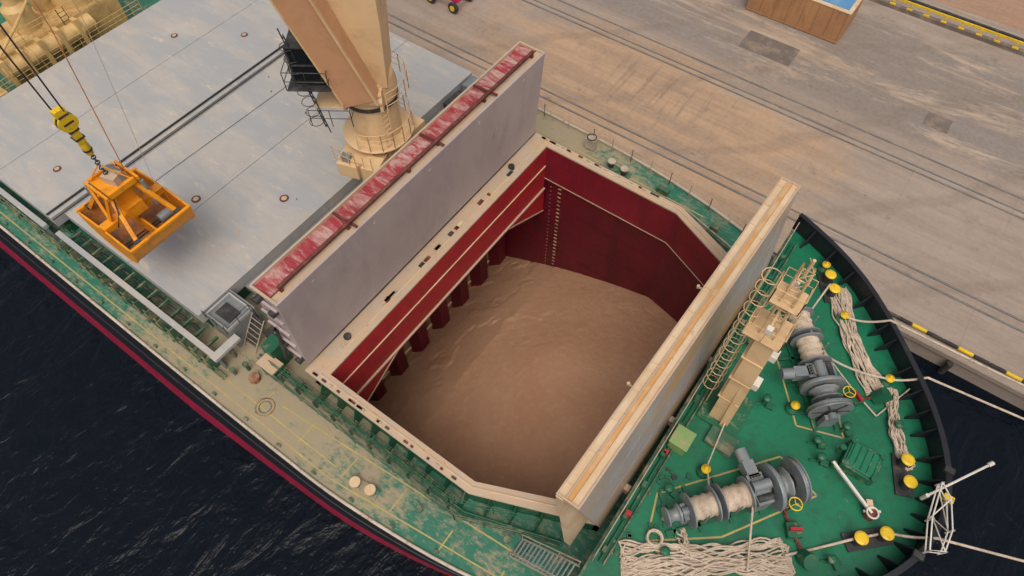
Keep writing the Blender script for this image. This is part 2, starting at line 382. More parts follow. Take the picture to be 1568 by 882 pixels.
H.add([(.75,-9.65,-1.9),(.75,9.65,-1.9),(-3.6,10,-1.9),(-3.6,-10,-1.9)],[(0,1,2,3)],m_hred)
for sg in(-1,1):
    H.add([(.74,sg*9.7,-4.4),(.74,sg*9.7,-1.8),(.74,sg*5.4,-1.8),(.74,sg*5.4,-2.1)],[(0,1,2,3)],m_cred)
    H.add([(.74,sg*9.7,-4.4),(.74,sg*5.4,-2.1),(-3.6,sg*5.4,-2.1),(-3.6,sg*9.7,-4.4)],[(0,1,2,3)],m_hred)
    H.beam((.76,sg*9.7,-4.4),(.76,sg*5.4,-2.1),.08,.06,m_coamt)
y=-10.
while y<10:
    H.add([(-3.6,y,-15),(-3.6,y+1.1,-15),(-3.6,y+1.1,-1.9),(-3.6,y,-1.9)],[(0,1,2,3)],m_tan)
    H.add([(-3.6,y+1.1,-15),(-2.7,y+1.4,-15),(-2.7,y+1.4,-1.9),(-3.6,y+1.1,-1.9)],[(0,1,2,3)],m_hred)
    H.add([(-2.7,y+1.4,-15),(-2.7,y+2.3,-15),(-2.7,y+2.3,-1.9),(-2.7,y+1.4,-1.9)],[(0,1,2,3)],m_hred)
    H.add([(-2.7,y+2.3,-15),(-3.6,y+2.5,-15),(-3.6,y+2.5,-1.9),(-2.7,y+2.3,-1.9)],[(0,1,2,3)],m_hred)
    for z in(-13,-11.5,-10,-8.5,-7,-5.5): H.box((-3.55,y+.55,z),(.15,1.05,.08),m_gold)
    y+=2.5
for k in range(24): H.box((1.9,9.8,-1.5-k*.42),(.24,.1,.035),m_tan); H.box((1.2,9.8,-1.7-k*.42),(.08,.06,.035),m_tan)
H.ladder((-2.2,-8.6,-14),(-1.2,-8.6,-2),.6,(0,1,0),m_gold)
for k in range(12): H.ring((-2.0+.08*k,-8.6,-13+k*.9),.5,.03,m_gold)
for zz in(-3.5,-6,-8.5):
    H.beam((-3.5,9.95,zz),(9.9,9.83,zz),.02,.04,m_hred)
H.obj('cargo_hold',ship)
# grain
G=M(); nx,ny=180,180; vs=[];fs=[]
def zb(x):
    P=[(-3.8,-14.0),(0,-11.8),(3.3,-10.2),(8,-8.2),(12.8,-7.2),(14.2,-7.0)]
    for a,b_ in zip(P[:-1],P[1:]):
        if x<=b_[0]: t=(x-a[0])/(b_[0]-a[0]); return a[1]+(b_[1]-a[1])*t
    return P[-1][1]
def zbs(x): return sum(zb(x+k*.5) for k in range(-5,6))/11
for j in range(ny+1):
    for i in range(nx+1):
        x=-3.8+17.9*i/nx; y=-10.2+20.4*j/ny
        z=zbs(x)+1.7*(1-(y/10)**2)*min(1,max(0,(x+3.5)/6))
        r=math.hypot(x-8,(y-1)*.9); z+=.6*math.exp(-(r/4.5)**2)
        nn=noise.fractal(V((x*.2,y*.2,3)),1,2,3); z+=.08*nn
        k=noise.noise(V((x*.2+5,y*.2,1)))+.3*noise.noise(V((x*.8,y*.8,4)))+.15*noise.noise(V((x*2.5,y*2.5,4)))
        edge=min(1,max(0,(8-x)/5))
        z-=.10*edge*(1/(1+math.exp(-k*45)))
        z+=.02*noise.noise(V((x*4,y*4,0)))+.03*noise.noise(V((x*1.5,y*1.5,7)))
        vs.append((x,y,z))
for j in range(ny):
    for i in range(nx):
        a=j*(nx+1)+i; fs.append((a,a+1,a+nx+2,a+nx+1))
G.add(vs,fs,m_grain,True); G.obj('grain_heap')
# ------------------------------------------------------------------ hatch covers standing
A=M()
def shear(z,x,k=.075): return x+k*(z-2.3)
def slab(Mx,x0,x1,hw0,hw1,z0,z1,mat,k,front=None,back=None,top=None):
    p=lambda x,y,z:(shear(z,x,k),y,z)
    Mx.add([p(x1,-hw0,z0),p(x1,hw0,z0),p(x1,hw1,z1),p(x1,-hw1,z1)],[(0,1,2,3)],front or mat)
    Mx.add([p(x0,-hw0,z0),p(x0,-hw1,z1),p(x0,hw1,z1),p(x0,hw0,z0)],[(0,1,2,3)],back or mat)
    Mx.add([p(x0,-hw1,z1),p(x1,-hw1,z1),p(x1,hw1,z1),p(x0,hw1,z1)],[(0,1,2,3)],top or mat)
    for s in(-1,1): Mx.add([p(x0,s*hw0,z0),p(x1,s*hw0,z0),p(x1,s*hw1,z1),p(x0,s*hw1,z1)],[(0,1,2,3)],mat)
slab(A,-.95,-.4,9.95,9.95,2.25,8.4,m_lilac,.08,top=m_coamt)
slab(A,-2.1,-1.0,9.9,9.9,2.25,8.35,m_lilac,.08,top=m_scuff)
tx=lambda x:shear(8.4,x,.08)
A.beam((tx(-.44),-9.95,8.45),(tx(-.44),9.95,8.45),.10,.14,m_lilac)
A.beam((tx(-2.08),-9.9,8.43),(tx(-2.08),9.9,8.43),.10,.18,m_coamt)
A.beam((tx(-.97),-9.9,8.40),(tx(-.97),9.9,8.40),.05,.10,m_pipe)
A.tube([(tx(-.85),-9.4,8.75),(tx(-.85),9.4,8.75)],.09,m_pipe,8)
for y in(-9.3,-5.2,-1,1.2,5.,9.3):
    A.beam((tx(-.85),y,8.4),(tx(-.85),y,8.8),.16,.16,m_pipe)
for y in(-5.0,1.2,5.6): A.beam((tx(-2.0),y,8.5),(tx(-.45),y,8.62),.12,.08,m_pipe)
for y in(-9.93,9.93):
    A.beam((tx(-2.1),y,8.44),(tx(-.4),y,8.44),.12,.14,m_coamt)
for z in(3,4.2,5.4,6.6,7.8):
    A.box((shear(z,-1.3,.08),-10.02,z),(1.4,.12,.1),m_lilac)
    A.box((shear(z,-1.3,.08),10.0,z),(1.4,.12,.1),m_lilac)
for x,z in((-.7,2.7),(-1.6,3.4),(-.8,7.6),(-1.7,7.9)): A.cyl((shear(z,x,.08),-9.9,z),(shear(z,x,.08),-10.25,z),.2,m_dark)
A.tube([(-2.2,-10.15,1.0),(-1.6,-10.15,3),(-1.1,-10.15,5.5)],.1,m_dark,8)
for k in range(5): A.cyl((shear(7.9,-.39,.08),-8+4*k,7.9),(shear(7.9,-.37,.08),-8+4*k,7.9),.12,m_lilac,n=12)
for y in(-6.6,0,6.6):
    A.beam((shear(2.3,-.399,.08),y,2.3),(shear(8.3,-.399,.08),y,8.3),.014,.008,m_lilac,up=(0,1,0))
A.obj('hatch_cover',bev=.02)
B=M()
slab(B,14.65,14.95,9.5,9.6,2.25,8.3,m_gold,-.13)
slab(B,15.0,15.55,8.1,9.55,2.2,8.35,m_silver,-.13,top=m_gold)
B.add([(13.86,-9.5,8.352),(14.78,-9.5,8.352),(14.78,9.5,8.352),(13.86,9.5,8.352)],[(0,1,2,3)],m_gold)
B.bx(13.84,13.9,-9.5,9.5,7.9,8.42,m_coamt)
B.bx(14.20,14.26,-9.5,9.5,8.355,8.43,m_coamt); B.bx(14.27,14.47,-9.45,9.45,8.355,8.37,m_orng); B.bx(14.47,14.52,-9.5,9.5,8.355,8.43,m_gold); B.bx(14.74,14.82,-9.5,9.5,8.2,8.42,m_coamt)
for y in(-9.52,9.52): B.bx(13.84,14.82,y-.04,y+.04,8.1,8.43,m_coamt)
for k in range(13): B.bx(13.91,14.19,-9+k*1.5,-8.96+k*1.5,8.355,8.40,m_gold)
for y in(-4.2,1.6): B.box((13.75,y,8.0),(.25,.08,.08),m_gold); B.cyl((13.62,y,7.95),(13.62,y,8.1),.07,m_gold)
fx_=lambda z:15.555-.13*(z-2.2)
for z in(4.2,6.2): B.beam((fx_(z),-8.3,z),(fx_(z),8.3,z),.02,.05,m_silver)
for k in range(7):
    y=-7.5+2.5*k; B.beam((fx_(2.3),y,2.3),(fx_(8.2),y*1.05,8.2),.04,.012,m_silver,up=(0,1,0))
for y in(-6,-2,2,6): B.box((15.6,y,2.35),(.3,.3,.5),m_coamt)
B.v=[(x+.024*(y+9.5),y if y<0 else y*.96,z) for x,y,z in B.v]
B.obj('hatch_cover',bev=.012)
# closed hatch covers aft
C2=M()
def closed(Mx,x0,x1,y0,y1):
    Mx.bx(x0,x1,y0,y1,1.2,2.0,m_hatch); Mx.bx(x0+.3,x1-.3,y0+.3,y1-.3,0,1.2,m_greenp)
closed(C2,-13.1,-7.3,-11.3,12.4); closed(C2,-19.2,-13.14,-11.3,12.4)
for (x,y) in((-13.7,-6.1),(-16.,7.5),(-9.5,-3.0)):
    C2.cyl((x,y,1.98),(x,y,2.03),.28,m_pipe,n=20); C2.cyl((x,y,2.0),(x,y,2.05),.17,m_coamt,n=16)
for y in(-8,-4,0,4,8):
    C2.beam((-19.1,y,2.003),(-7.4,y,2.003),.025,.012,m_hatch)
rr=random.Random(9)
for k in range(30):
    x=-19+rr.random()*11.5; y=-11+rr.random()*23; C2.box((x,y,2.01),(.05+.12*rr.random(),.05+.1*rr.random(),.03),rr.choice([m_coamt,m_gold,m_pipe]),rr.random()*3)
C2.obj('closed_hatch_cover',bev=.02)
C3=M(); closed(C3,-25.3,-19.42,-12.0,12.2); closed(C3,-31.2,-25.34,-12.0,12.2)
for (x,y) in((-22.5,-9.5),(-27,3),(-23,6)): C3.cyl((x,y,1.98),(x,y,2.04),.24,m_pipe,n=20); C3.cyl((x,y,2.0),(x,y,2.055),.15,m_coamt,n=16)
for y in(-8,-4,0,4,8): C3.beam((-31.1,y,2.003),(-20,y,2.003),.025,.012,m_hatch)
C3.obj('closed_hatch_cover',bev=.02)
K=M()
K.tube([(-19.75,-12,2.1),(-19.75,12.4,2.1)],.06,m_cable); K.tube([(-19.05,-12,2.12),(-19.05,12.4,2.12)],.035,m_cable)
K.tube([(-16.9,-11,2.05),(-16.4,9,2.05)],.02,m_grey)
K.obj('hatch_cable')
R2=M()
R2.bx(-19,-5,-12.45,-12.15,1.1,1.35,m_hatch); R2.bx(-19,-5,-12.3,-12.2,0,1.1,m_grey); R2.bx(-31,-20,-12.6,-12.3,1.1,1.35,m_hatch); R2.bx(-31,-20,-12.5,-12.4,0,1.1,m_grey)
for k in range(14): R2.box((-18.5+k,-12.5,.55),(.06,.5,1.1),m_greend)
for k in range(13): R2.box((-18.2+k,-11.75,1.0),(.12,.7,.2),m_greend)
R2.tube([(-19,-11.65,.8),(-7.4,-11.65,.8)],.09,m_dark)
R2.bx(-7.25,-6.1,-8.4,12.4,.9,1.3,m_grey)
for k in range(16): R2.box((-6.7,-8+1.3*k,1.35),(.5,.35,.12),m_dark)
R2.bx(-6.9,-6.0,8.8,10.4,1.3,2.1,m_dark); R2.bx(-7.1,-6.2,11.0,12.2,1.3,2.0,m_grey); R2.bx(-6.6,-5.9,4.8,7.2,1.3,1.9,m_dark)
R2.bx(-5.35,-4.9,-12.5,-10.8,1.2,1.4,m_hatch)
R2.obj('hatch_side_coaming',ship)
Q=M()
Q.bx(-7.2,-5.4,-11.0,-9.3,0,1.7,m_grey)
for yy in(-11.0,-9.4): Q.bx(-7.2,-5.4,yy,yy+.1,1.7,1.9,m_hatch)
for xx in(-7.2,-5.5): Q.bx(xx,xx+.1,-10.9,-9.4,1.7,1.9,m_hatch)
Q.bx(-6.9,-5.8,-10.6,-9.8,1.7,1.8,m_dark)
Q.bx(-7.25,-5.35,-9.25,-9.15,0,1.9,m_grey); Q.bx(-5.2,-3.2,-8.6,-7.0,0,1.4,m_greenp); Q.bx(-3.4,-2.6,-10.6,-9.7,0,1.9,m_greenp)
for k in range(6): Q.box((-5.0+.0*k,-10.4+.18*k,.3+.22*k),(.9,.2,.04),m_dark)
Q.ladder((-4.9,-10.8,0),(-4.9,-9.4,1.7),.9,(1,0,0),m_rail,.28)
Q.railing([(-7.1,-11.05,1.7),(-5.4,-11.05,1.7),(-5.4,-9.4,1.7)],.7,m_dark,.6,.02,2,.025)
Q.box((-4.1,-9.4,.5),(.6,.8,1.),m_dark); Q.tube([(-5.3,-9.,1.2),(-3.8,-9.,1.2),(-3.5,-9.8,.9),(-2.4,-9.9,1.)],.07,m_greend); Q.tube([(-5.3,-8.8,1.),(-3.4,-8.8,1.4),(-2.4,-9.3,1.6)],.05,m_rail)
Q.obj('deck_machinery',ship,.02)
# starboard deck fittings
T=M()
for y in(-13.35,-12.75):
    T.add([(-40,y,.006),(3.5,y,.006),(3.5,y+.07,.006),(-40,y+.07,.006)],[(0,1,2,3)],m_line)
T.add([(3.5,-13.35,.006),(14,-12.0,.006),(14,-11.93,.006),(3.5,-13.28,.006)],[(0,1,2,3)],m_line)
T.add([(-1,-12.05,.006),(14,-10.75,.006),(14,-10.68,.006),(-1,-11.98,.006)],[(0,1,2,3)],m_line)
for x in range(-2,14,3): T.add([(x,-12.9,.007),(x+.07,-12.9,.007),(x+.07,-11.7,.007),(x,-11.7,.007)],[(0,1,2,3)],m_line)
for y,r,z in((-12.62,.06,.3),(-12.8,.045,.25)):
    T.tube([(-40,y,z),(-4.5,y,z)],r,m_greend)
T.tube([(-4,-10.7,.35),(10,-10.75,.35),(14.5,-9.2,.35)],.07,m_greenp); T.tube([(-4,-10.9,.3),(10,-10.95,.3),(14.5,-9.4,.3)],.05,m_greend)
for k in range(17):
    x=-38+k*2.1
    if x<-5: T.box((x,-12.7,.15),(.1,.4,.28),m_greend)
T.railing([(-3,-11.25,0),(9.8,-11.25,0),(13.8,-9.6,0)],1.15,m_greend,1.25,.03,3,.035)
T.railing([(-2.4,-10.9,.9),(9.3,-10.9,.9),(13.2,-9.3,.9)],1.0,m_greenp,1.6,.022,2,.028)
for k in range(5): T.tube([(-2.5,-10.95+.11*k,.88),(9.6,-10.95+.11*k,.88)],.018,m_greend,4)
for k in range(50): T.box((-2.4+k*.24,-10.73,.86),(.03,.5,.03),m_greend)
for k in range(10): T.box((-2.+k*1.25,-10.8,.42),(.07,.6,.85),m_greend)
T.railing([(-3,11.0,0),(9.8,11.0,0),(13.8,9.8,0)],1.1,m_greend,1.5,.03,2,.03)
T.cyl((4.9,-12.75,0),(4.9,-12.75,.42),.2,m_tan); T.cyl((4.9,-12.75,.42),(4.9,-12.75,.5),.27,m_gold)
T.cyl((5.75,-12.6,0),(5.75,-12.6,.42),.2,m_tan); T.cyl((5.75,-12.6,.42),(5.75,-12.6,.5),.27,m_gold); T.box((5.3,-12.68,.05),(1.6,.6,.1),m_mdeck,.15)
T.ring((-1.7,-12.6,.03),.5,.03,m_tan); T.ring((-1.7,-12.6,.03),.32,.025,m_greend); T.cyl((-3.3,-11.8,0),(-3.3,-11.8,.3),.3,m_tan)
T.bx(-3.2,-2.0,-11.3,-10.5,1.2,1.3,m_coamt); T.bx(-3.1,-3.0,-11.2,-10.6,0,1.2,m_greenp); T.bx(-2.2,-2.1,-11.2,-10.6,0,1.2,m_greenp)
for (x,y,hh) in((-4,-11.6,.6),(-4.4,-12.2,.5),(8.2,-11.9,.3),(12.4,-10.6,.5),(-5.2,-11.5,.6)):
    T.cyl((x,y,0),(x,y,hh),.1,m_greend); T.cyl((x,y,hh),(x,y,hh+.1),.16,m_greend)
for k in range(22):
    x=-38+k*2.4; y=-(hb(x)-.3); T.box((x,y,.07),(.25,.1,.14),m_greend)
T.obj('starboard_deck_fittings',ship)
T=M()
T.railing([(x,hb(x)-.35,0) for x in(-6,-2,2,5,8,11,13.5,15.5)],1.15,m_rail,1.4,.022,3,.03)
T.add([(-6,12.3,.006),(11,12.0,.006),(11,12.08,.006),(-6,12.38,.006)],[(0,1,2,3)],m_line)
for (x,y) in((4.2,12.2),(5.2,12.1)): T.cyl((x,y,0),(x,y,.55),.2,m_dark); T.cyl((x,y,.55),(x,y,.62),.26,m_rail)
T.box((4.7,12.15,.06),(1.9,.6,.12),m_greend)
T.box((2.2,12.9,.5),(.7,.5,.8),m_rail); T.ring((2.2,12.9,1.0),.3,.04,m_dark); T.box((8,12.3,.2),(.8,.4,.4),m_greend); T.box((12,11.4,.3),(.5,.5,.5),m_greend)
T.tube([(-6,11.5,.25),(10,11.5,.25),(14.5,10.2,.25)],.07,m_greend); T.tube([(-6,11.7,.25),(10,11.7,.25),(14.5,10.4,.25)],.05,m_rail)
T.obj('port_deck_fittings',ship)
T=M()
for y in(-11.05,-10.1): T.beam((12.9,y,.1),(15.7,y,3.0),.05,.16,m_rail); T.tube([(12.9,y,1.0),(15.7,y,3.95)],.03,m_rail)
for k in range(14): T.box((12.95+.2*k,-10.57,.22+.21*k),(.07,.93,.03),m_grey)
for y in(-11.05,-10.1):
    for k in range(4): xx=12.9+.93*k; T.cyl((xx,y,.1+k*.97),(xx,y,1.0+k*.98),.025,m_rail,n=5)
T.obj('inclined_ladder',ship)
T=M()
T.railing([(16.05,-9.6,3),(16.05,11.2,3)],1.1,m_rail,1.3,.025,3,.03)
rr=random.Random(11)
for k in range(12):
    y=-9+k*1.65; T.box((16.25,y,3.3),(.18,.25,.4),rr.choice([m_greenp,m_greenp,m_dark,m_greend]))
T.box((16.3,-7.2,3.35),(.25,.2,.5),m_cred); T.box((16.3,-3.9,3.3),(.2,.2,.4),m_cred)
T.tube([(16.3,-9.5,3.15),(16.3,10.5,3.15)],.06,m_greenp); T.tube([(16.5,-9.5,3.12),(16.5,10.5,3.12)],.05,m_greend)
for k in range(26):
    x=16.3+rr.random()*1.6; y=-9+rr.random()*5; T.box((x,y,3.05),(.1+.2*rr.random(),.1+.15*rr.random(),.1),rr.choice([m_greenp,m_dark,m_greend]),rr.random())
T.obj('forecastle_railing',ship)
# ------------------------------------------------------------------ foremast
F=M()
F.beam((17.55,-.3,3),(17.3,-.3,10.4),.95,1.5,m_cream,.75,1.25,up=(0,1,0))
F.beam((17.8,-.3,3),(17.5,-.3,7.5),.25,1.8,m_cream,.1,1.3,up=(0,1,0))
for sx in(-.28,.28):
    for sy in(-.38,.38): F.tube([(17.2+sx,-.3+sy,10.0),(17.1+sx*.7,-.3+sy*.8,14.2)],.045,m_cream,6)
for k in range(7):
    z=10.3+k*.62; q=.8-.02*k
    F.tube([(17.15+a*.28*q,-.3+b2*.38*q,z) for a,b2 in((-1,-1),(1,-1),(1,1),(-1,1),(-1,-1))],.03,m_cream,5)
    F.tube([(17.15-.28*q,-.3-.38*q,z),(17.15+.28*q,-.3-.38*q,z+.6),(17.15+.28*q,-.3+.38*q,z),(17.15-.28*q,-.3+.38*q,z+.6)],.02,m_cream,5)
F.ladder((16.65,-.3,3.2),(16.5,-.3,13.5),.42,(0,1,0),m_cream)
for k in range(13): F.ring((16.4-.012*k,-.3,4.6+.72*k),.36,.022,m_cream,12)
for q in(-.34,.34): F.tube([(16.2,-.3+q*.9,4.6),(16.05,-.3+q*.9,13.2)],.02,m_cream,5)
for z in(5.2,7.0,8.8): F.box((17.45-.033*(z-4),-.3,z),(1.02-.02*(z-3),1.56-.03*(z-3),.06),m_cream)
for z,w in((10.4,1.45),(12.6,1.05)):
    F.box((17.1,-.3,z),(w,w,.05),m_cream); a=w/2
    F.railing([(17.1-a,-.3-a,z),(17.1+a,-.3-a,z),(17.1+a,-.3+a,z),(17.1-a,-.3+a,z),(17.1-a,-.3-a,z)],.85,m_cream,.7,.02,2,.022)
F.beam((17.1,-1.6,11.9),(17.1,1.0,11.9),.08,.08,m_cream)
for y in(-1.5,.9): F.box((17.1,y,12.05),(.22,.22,.28),m_white)
F.cyl((17.1,-.3,13.9),(17.1,-.3,14.9),.06,m_cream); F.box((17.85,-.3,9.0),(.3,.45,.35),m_white); F.box((17.95,-.3,6.5),(.35,.5,.4),m_white)
F.tube([(17.9,-.9,3.2),(17.6,-.85,10.2)],.03,m_dark,5); F.tube([(17.95,.2,3.2),(17.65,.2,10.2)],.03,m_dark,5)
F.prism([(16.6,-1.4),(18.6,-1.4),(18.6,.8),(16.6,.8)],3.01,3.12,m_greenp)
F.box((18.1,-1.9,3.15),(1.3,.9,.25),m_greend)
F.obj('foremast')
# ------------------------------------------------------------------ winches
def winch(sg,name):
    W=M(); p0=V((17.7,-6.5*sg,4.0)); p1=V((21.7,-1.6*sg,4.0)); d=(p1-p0).normalized(); n_=V((-d.y,d.x,0))
    ang=math.atan2(d.y,d.x)
    P=lambda t,z=4.0,o=0: p0+d*t+n_*o*sg+V((0,0,z-4.0))
    W.cyl(P(0),P(6.3),.1,m_grey)
    W.lathe(P(-.1),d,[(0,.42),(.08,.42),(.12,.3),(.3,.24),(.48,.3),(.52,.42),(.6,.42)],m_grey,20)
    def drum(t,w,r):
        pr=[];k=int(w/.07)
        for i in range(k+1):
            pr+= [(i*w/k,r+.03*math.sin(i*1.3)),( (i+.5)*w/k,r-.035)]
        W.lathe(P(t),d,pr,m_rope,24)
        for tt in(t-.06,t+w): W.lathe(P(tt),d,[(0,r+.25),(.06,r+.25)],m_grey,28)
    drum(.95,1.05,.5); drum(2.35,1.15,.52)
    for t in(.75,2.15,3.65,4.5,5.5,6.2):
        W.box(P(t,3.5),(.22,.7,1.0),m_grey,ang); W.lathe(P(t-.13),d,[(0,.2),(.26,.2)],m_grey,12)
    W.box(P(4.05,3.75),(.7,1.3,1.3),m_grey,ang); W.box(P(4.05,4.1,.9),(.5,.7,.6),m_grey,ang)
    W.cyl(P(4.05,4.15,1.1),P(4.05,4.15,1.8),.26,m_grey); W.cyl(P(3.7,4.5,.1),P(4.5,4.5,.1),.22,m_grey); W.cyl(P(3.75,4.35,-.4),P(4.4,4.35,-.4),.16,m_dark)
    W.box(P(4.05,4.42,.1),(.5,.6,.1),m_grey,ang)
    for k in range(4): W.cyl(P(3.85+.13*k,4.4,.5),P(3.85+.13*k,4.55,.5),.04,m_dark,n=8)
    W.lathe(P(4.62),d,[(0,1.0),(.05,1.02),(.13,1.02),(.18,1.0)],m_grey,36); W.lathe(P(4.6),d,[(0,.35),(.22,.35)],m_dark,16)
    W.lathe(P(4.9),d,[(0,.7),(.05,.7),(.18,.5),(.3,.5),(.42,.7),(.48,.7)],m_grey,10)
    W.lathe(P(5.7),d,[(0,.98),(.06,1.0),(.06,.9),(.2,.9),(.2,1.0),(.26,.98)],m_grey,32); W.lathe(P(5.68),d,[(0,.3),(.34,.3)],m_dark,12)
    for k in range(6):
        a=k*math.pi/3; u=n_*math.cos(a)+V((0,0,math.sin(a))); W.beam(P(5.98)+u*.25,P(5.98)+u*.88,.08,.04,m_dark,up=tuple(d))
    for t in(1.45,2.9,5.85):
        q=P(t,4.75,-.55); W.cyl(P(t,3.6,-.55),q,.04,m_grey,n=6)
    for o in(-.5,.5): W.beam(P(-.1,3.06,o),P(6.5,3.06,o),.2,.12,m_greenp)
    for t in(.3,1.4,2.8,4.2,5.6): W.beam(P(t,3.07,-.8),P(t,3.07,1.2),.15,.1,m_greenp)
    q=P(5.2,4.35,-.95); W.cyl(P(5.2,3,-.95),q,.05,m_dark,n=6); W.ring(q,.27,.03,m_yel)
    for a in(0,2.1,4.2): W.tube([q,q+V((math.cos(a)*.27,math.sin(a)*.27,0))],.022,m_yel,4)
    W.obj(name,bev=.012)
    Cn=M(); e=V((23.1,-4.35*sg,3.2)); s0=P(5.15,3.9,-.5)
    for i in range(26):
        t=i/25; p=s0.lerp(e,t); p.z=3.12+max(0,(1-t*4))*.8
        dd=(e-s0).normalized()
        Cn.box(p,(.2,.14 if i%2 else .05,.05 if i%2 else .14),m_chain,math.atan2(dd.y,dd.x))
    Cn.cyl(e+V((0,0,-.2)),e+V((.25,-.2*sg,.35)),.35,m_greenp); Cn.box(s0.lerp(e,.55)*1+V((0,0,-.4)),(.6,.6,.5),m_greenp,.6*sg)
    Cn.box(s0.lerp(e,.55)+V((0,0,-.05)),(.5,.12,.3),m_cred,.6*sg)
    Cn.obj('anchor_chain')
winch(1,'mooring_winch'); winch(-1,'mooring_winch')
def bollard_pair(p,q):
    W=M(); p=V((*p,3));q=V((*q,3)); c=(p+q)/2; a=math.atan2((q-p).y,(q-p).x)
    W.box(c+V((0,0,.06)),((q-p).length+.9,.75,.12),m_dark,a)
    for k in(p,q): W.lathe(k,(0,0,1),[(0,.22),(.62,.22),(.64,.29),(.7,.29)],m_dark,20); W.lathe(k,(0,0,1),[(.7,.29),(.74,.29),(.78,.2)],m_yel,20)
    W.obj('mooring_bollard',bev=.01)
bollard_pair((25.1,1.9),(25.5,1.0)); bollard_pair((24.6,-2.5),(25.4,-1.7)); bollard_pair((18.7,9.3),(19.2,8.6))
def roller(x,y,r=.21):
    W=M(); W.lathe((x,y,3),(0,0,1),[(0,.3),(.25,.3),(.25,r-.06),(.5,r-.06),(.52,r)],m_greenp,16); W.lathe((x,y,3),(0,0,1),[(.52,r),(.6,r),(.62,r*.4),(.7,r*.3)],m_yel,18)
    W.obj('pedestal_roller')
for p in((18.1,-3.6),(20.1,1.5),(23.2,5.4),(20.2,7.5),(18.3,9.9)): roller(*p)
E=M()
E.bx(22.8,24.3,.1,1.5,3.0,3.55,m_greenp); E.bx(22.9,24.2,.2,1.4,3.55,3.62,m_green)
for (x,y) in((22.9,.2),(24.2,.2),(24.2,1.4),(22.9,1.4),(22.6,.8)): E.cyl((x,y,3),(x,y,3.7),.08,m_greenp); E.cyl((x,y,3.65),(x,y,3.72),.14,m_greenp)
for k in range(5): E.beam((23.0+.28*k,.25,3.64),(23.0+.28*k,1.35,3.64),.05,.04,m_greenp)
E.obj('deck_access_hatch',bev=.02)
E=M(); E.bx(16.2,17.0,-3.5,-2.6,3.0,3.8,m_greenl); E.bx(16.15,17.05,-3.55,-2.55,3.8,3.86,m_greenl); E.obj('green_storage_box',bev=.03)
for (x,y) in((21.6,.6),(22,-.1),(20.9,3.9),(17.2,-5.2),(17.0,3.5),(18.3,-7.6),(24.0,-3.9),(17.6,1.8),(20.5,-3.0),(24.3,3.4),(18.9,1.0),(22.4,1.9)):
    E=M(); hh=random.uniform(.3,.6)
    E.cyl((x,y,3),(x,y,3+hh),.1,m_greenp); E.lathe((x,y,3),(0,0,1),[(hh,.11),(hh+.02,.2),(hh+.14,.2),(hh+.2,.08)],m_greenp,14); E.box((x+.3,y,3.1),(.35,.25,.2),m_greenp,random.random()*3); E.beam((x-.3,y-.2,3.05),(x+.5,y+.25,3.05),.08,.1,m_greenp)
    E.obj('deck_vent',bev=.01)
E=M(); E.beam((22.5,.0,3.5),(24.7,-1.1,3.35),.12,.12,m_white); E.cyl((24.7,-1.1,3),(24.7,-1.1,3.4),.25,m_chain); E.ring((24.7,-1.1,3.45),.24,.045,m_white); E.cyl((22.6,0,3),(22.6,0,3.5),.12,m_greenp)
E.box((24.5,-.8,3.3),(.25,.4,.25),m_gold,.5); E.beam((24.4,-1.2,3.3),(25.0,-.8,3.3),.1,.1,m_white); E.obj('stowed_davit_boom')
E=M()
def lineloop(pts,z=3.006,w=.04):
    for a,b_ in zip(pts,pts[1:]+pts[:1]):
        a=V((*a,z));b_=V((*b_,z)); dd=(b_-a).normalized(); nn=V((-dd.y,dd.x,0))*w
        E.add([a-nn,b_-nn,b_+nn,a+nn],[(0,1,2,3)],m_line)
for sg in(1,-1):
    lineloop([(17.5,-7.6*sg),(16.9,-5.6*sg),(20.6,-.9*sg),(22.6,-1.6*sg),(20,-5.6*sg)])
E.obj('deck_marking')
# ------------------------------------------------------------------ ropes
def skein(name,p,q,n,w,r=.045,z=3.08,seed=1,wig=.12,arc=0.):
    W=M(); rg=random.Random(seed); p=V((*p,z));q=V((*q,z)); d=(q-p); L_=d.length; d.normalize(); nn=V((-d.y,d.x,0))
    pts=[]
    for k in range(n):
        off=(rg.random()-.5)*w; ph=rg.random()*6; zz=rg.random()*.25
        a0=-rg.random()*.4; a1=L_+rg.random()*.4
        seq=[]
        m_=26
        for i in range(m_+1):
            t=i/m_; s=a0+(a1-a0)*t
            o=off*(1-.35*math.sin(math.pi*t)**2)+wig*math.sin(t*9+ph)*.6+wig*.5*math.sin(t*23+ph*2)+arc*math.sin(math.pi*t)
            seq.append(p+d*s+nn*o+V((0,0,zz*math.sin(math.pi*t)+.03*math.sin(t*31+ph))))
        if k%2: seq.reverse()
        pts+=seq
    W.tube(pts,r,m_rope,6); W.obj(name)
skein('rope_coil',(19.5,9.0),(23.0,4.7),32,1.05,seed=2,arc=-.3)
skein('rope_coil',(23.7,5.0),(25.3,2.1),15,.5,seed=3,arc=-.3)
skein('rope_coil',(17.3,-8.7),(22.4,-4.9),42,1.35,seed=4,wig=.2)
skein('rope_coil',(18.6,-6.7),(19.4,-7.3),8,.5,seed=5)
W=M()
for k in range(5): W.ring((17.7,-7.35,3.08+.06*k),.32-.03*(k%2),.045,m_rope,20)
W.obj('rope_coil')
def rope(name,pts,r=.05,sag=0,mat=m_rope):
    W=M(); P=[]
    for a,b_ in zip(pts[:-1],pts[1:]):
        a=V(a);b_=V(b_); k=16
        for i in range(k): t=i/k; p=a.lerp(b_,t); p.z-=sag*4*t*(1-t); P.append(p)
    P.append(V(pts[-1])); W.tube(P,r,mat,6); W.obj(name)
rope('mooring_line',[(20.3,-4.0,4.2),(21.4,-6.3,3.3),(21.9,-5.4,3.15)])
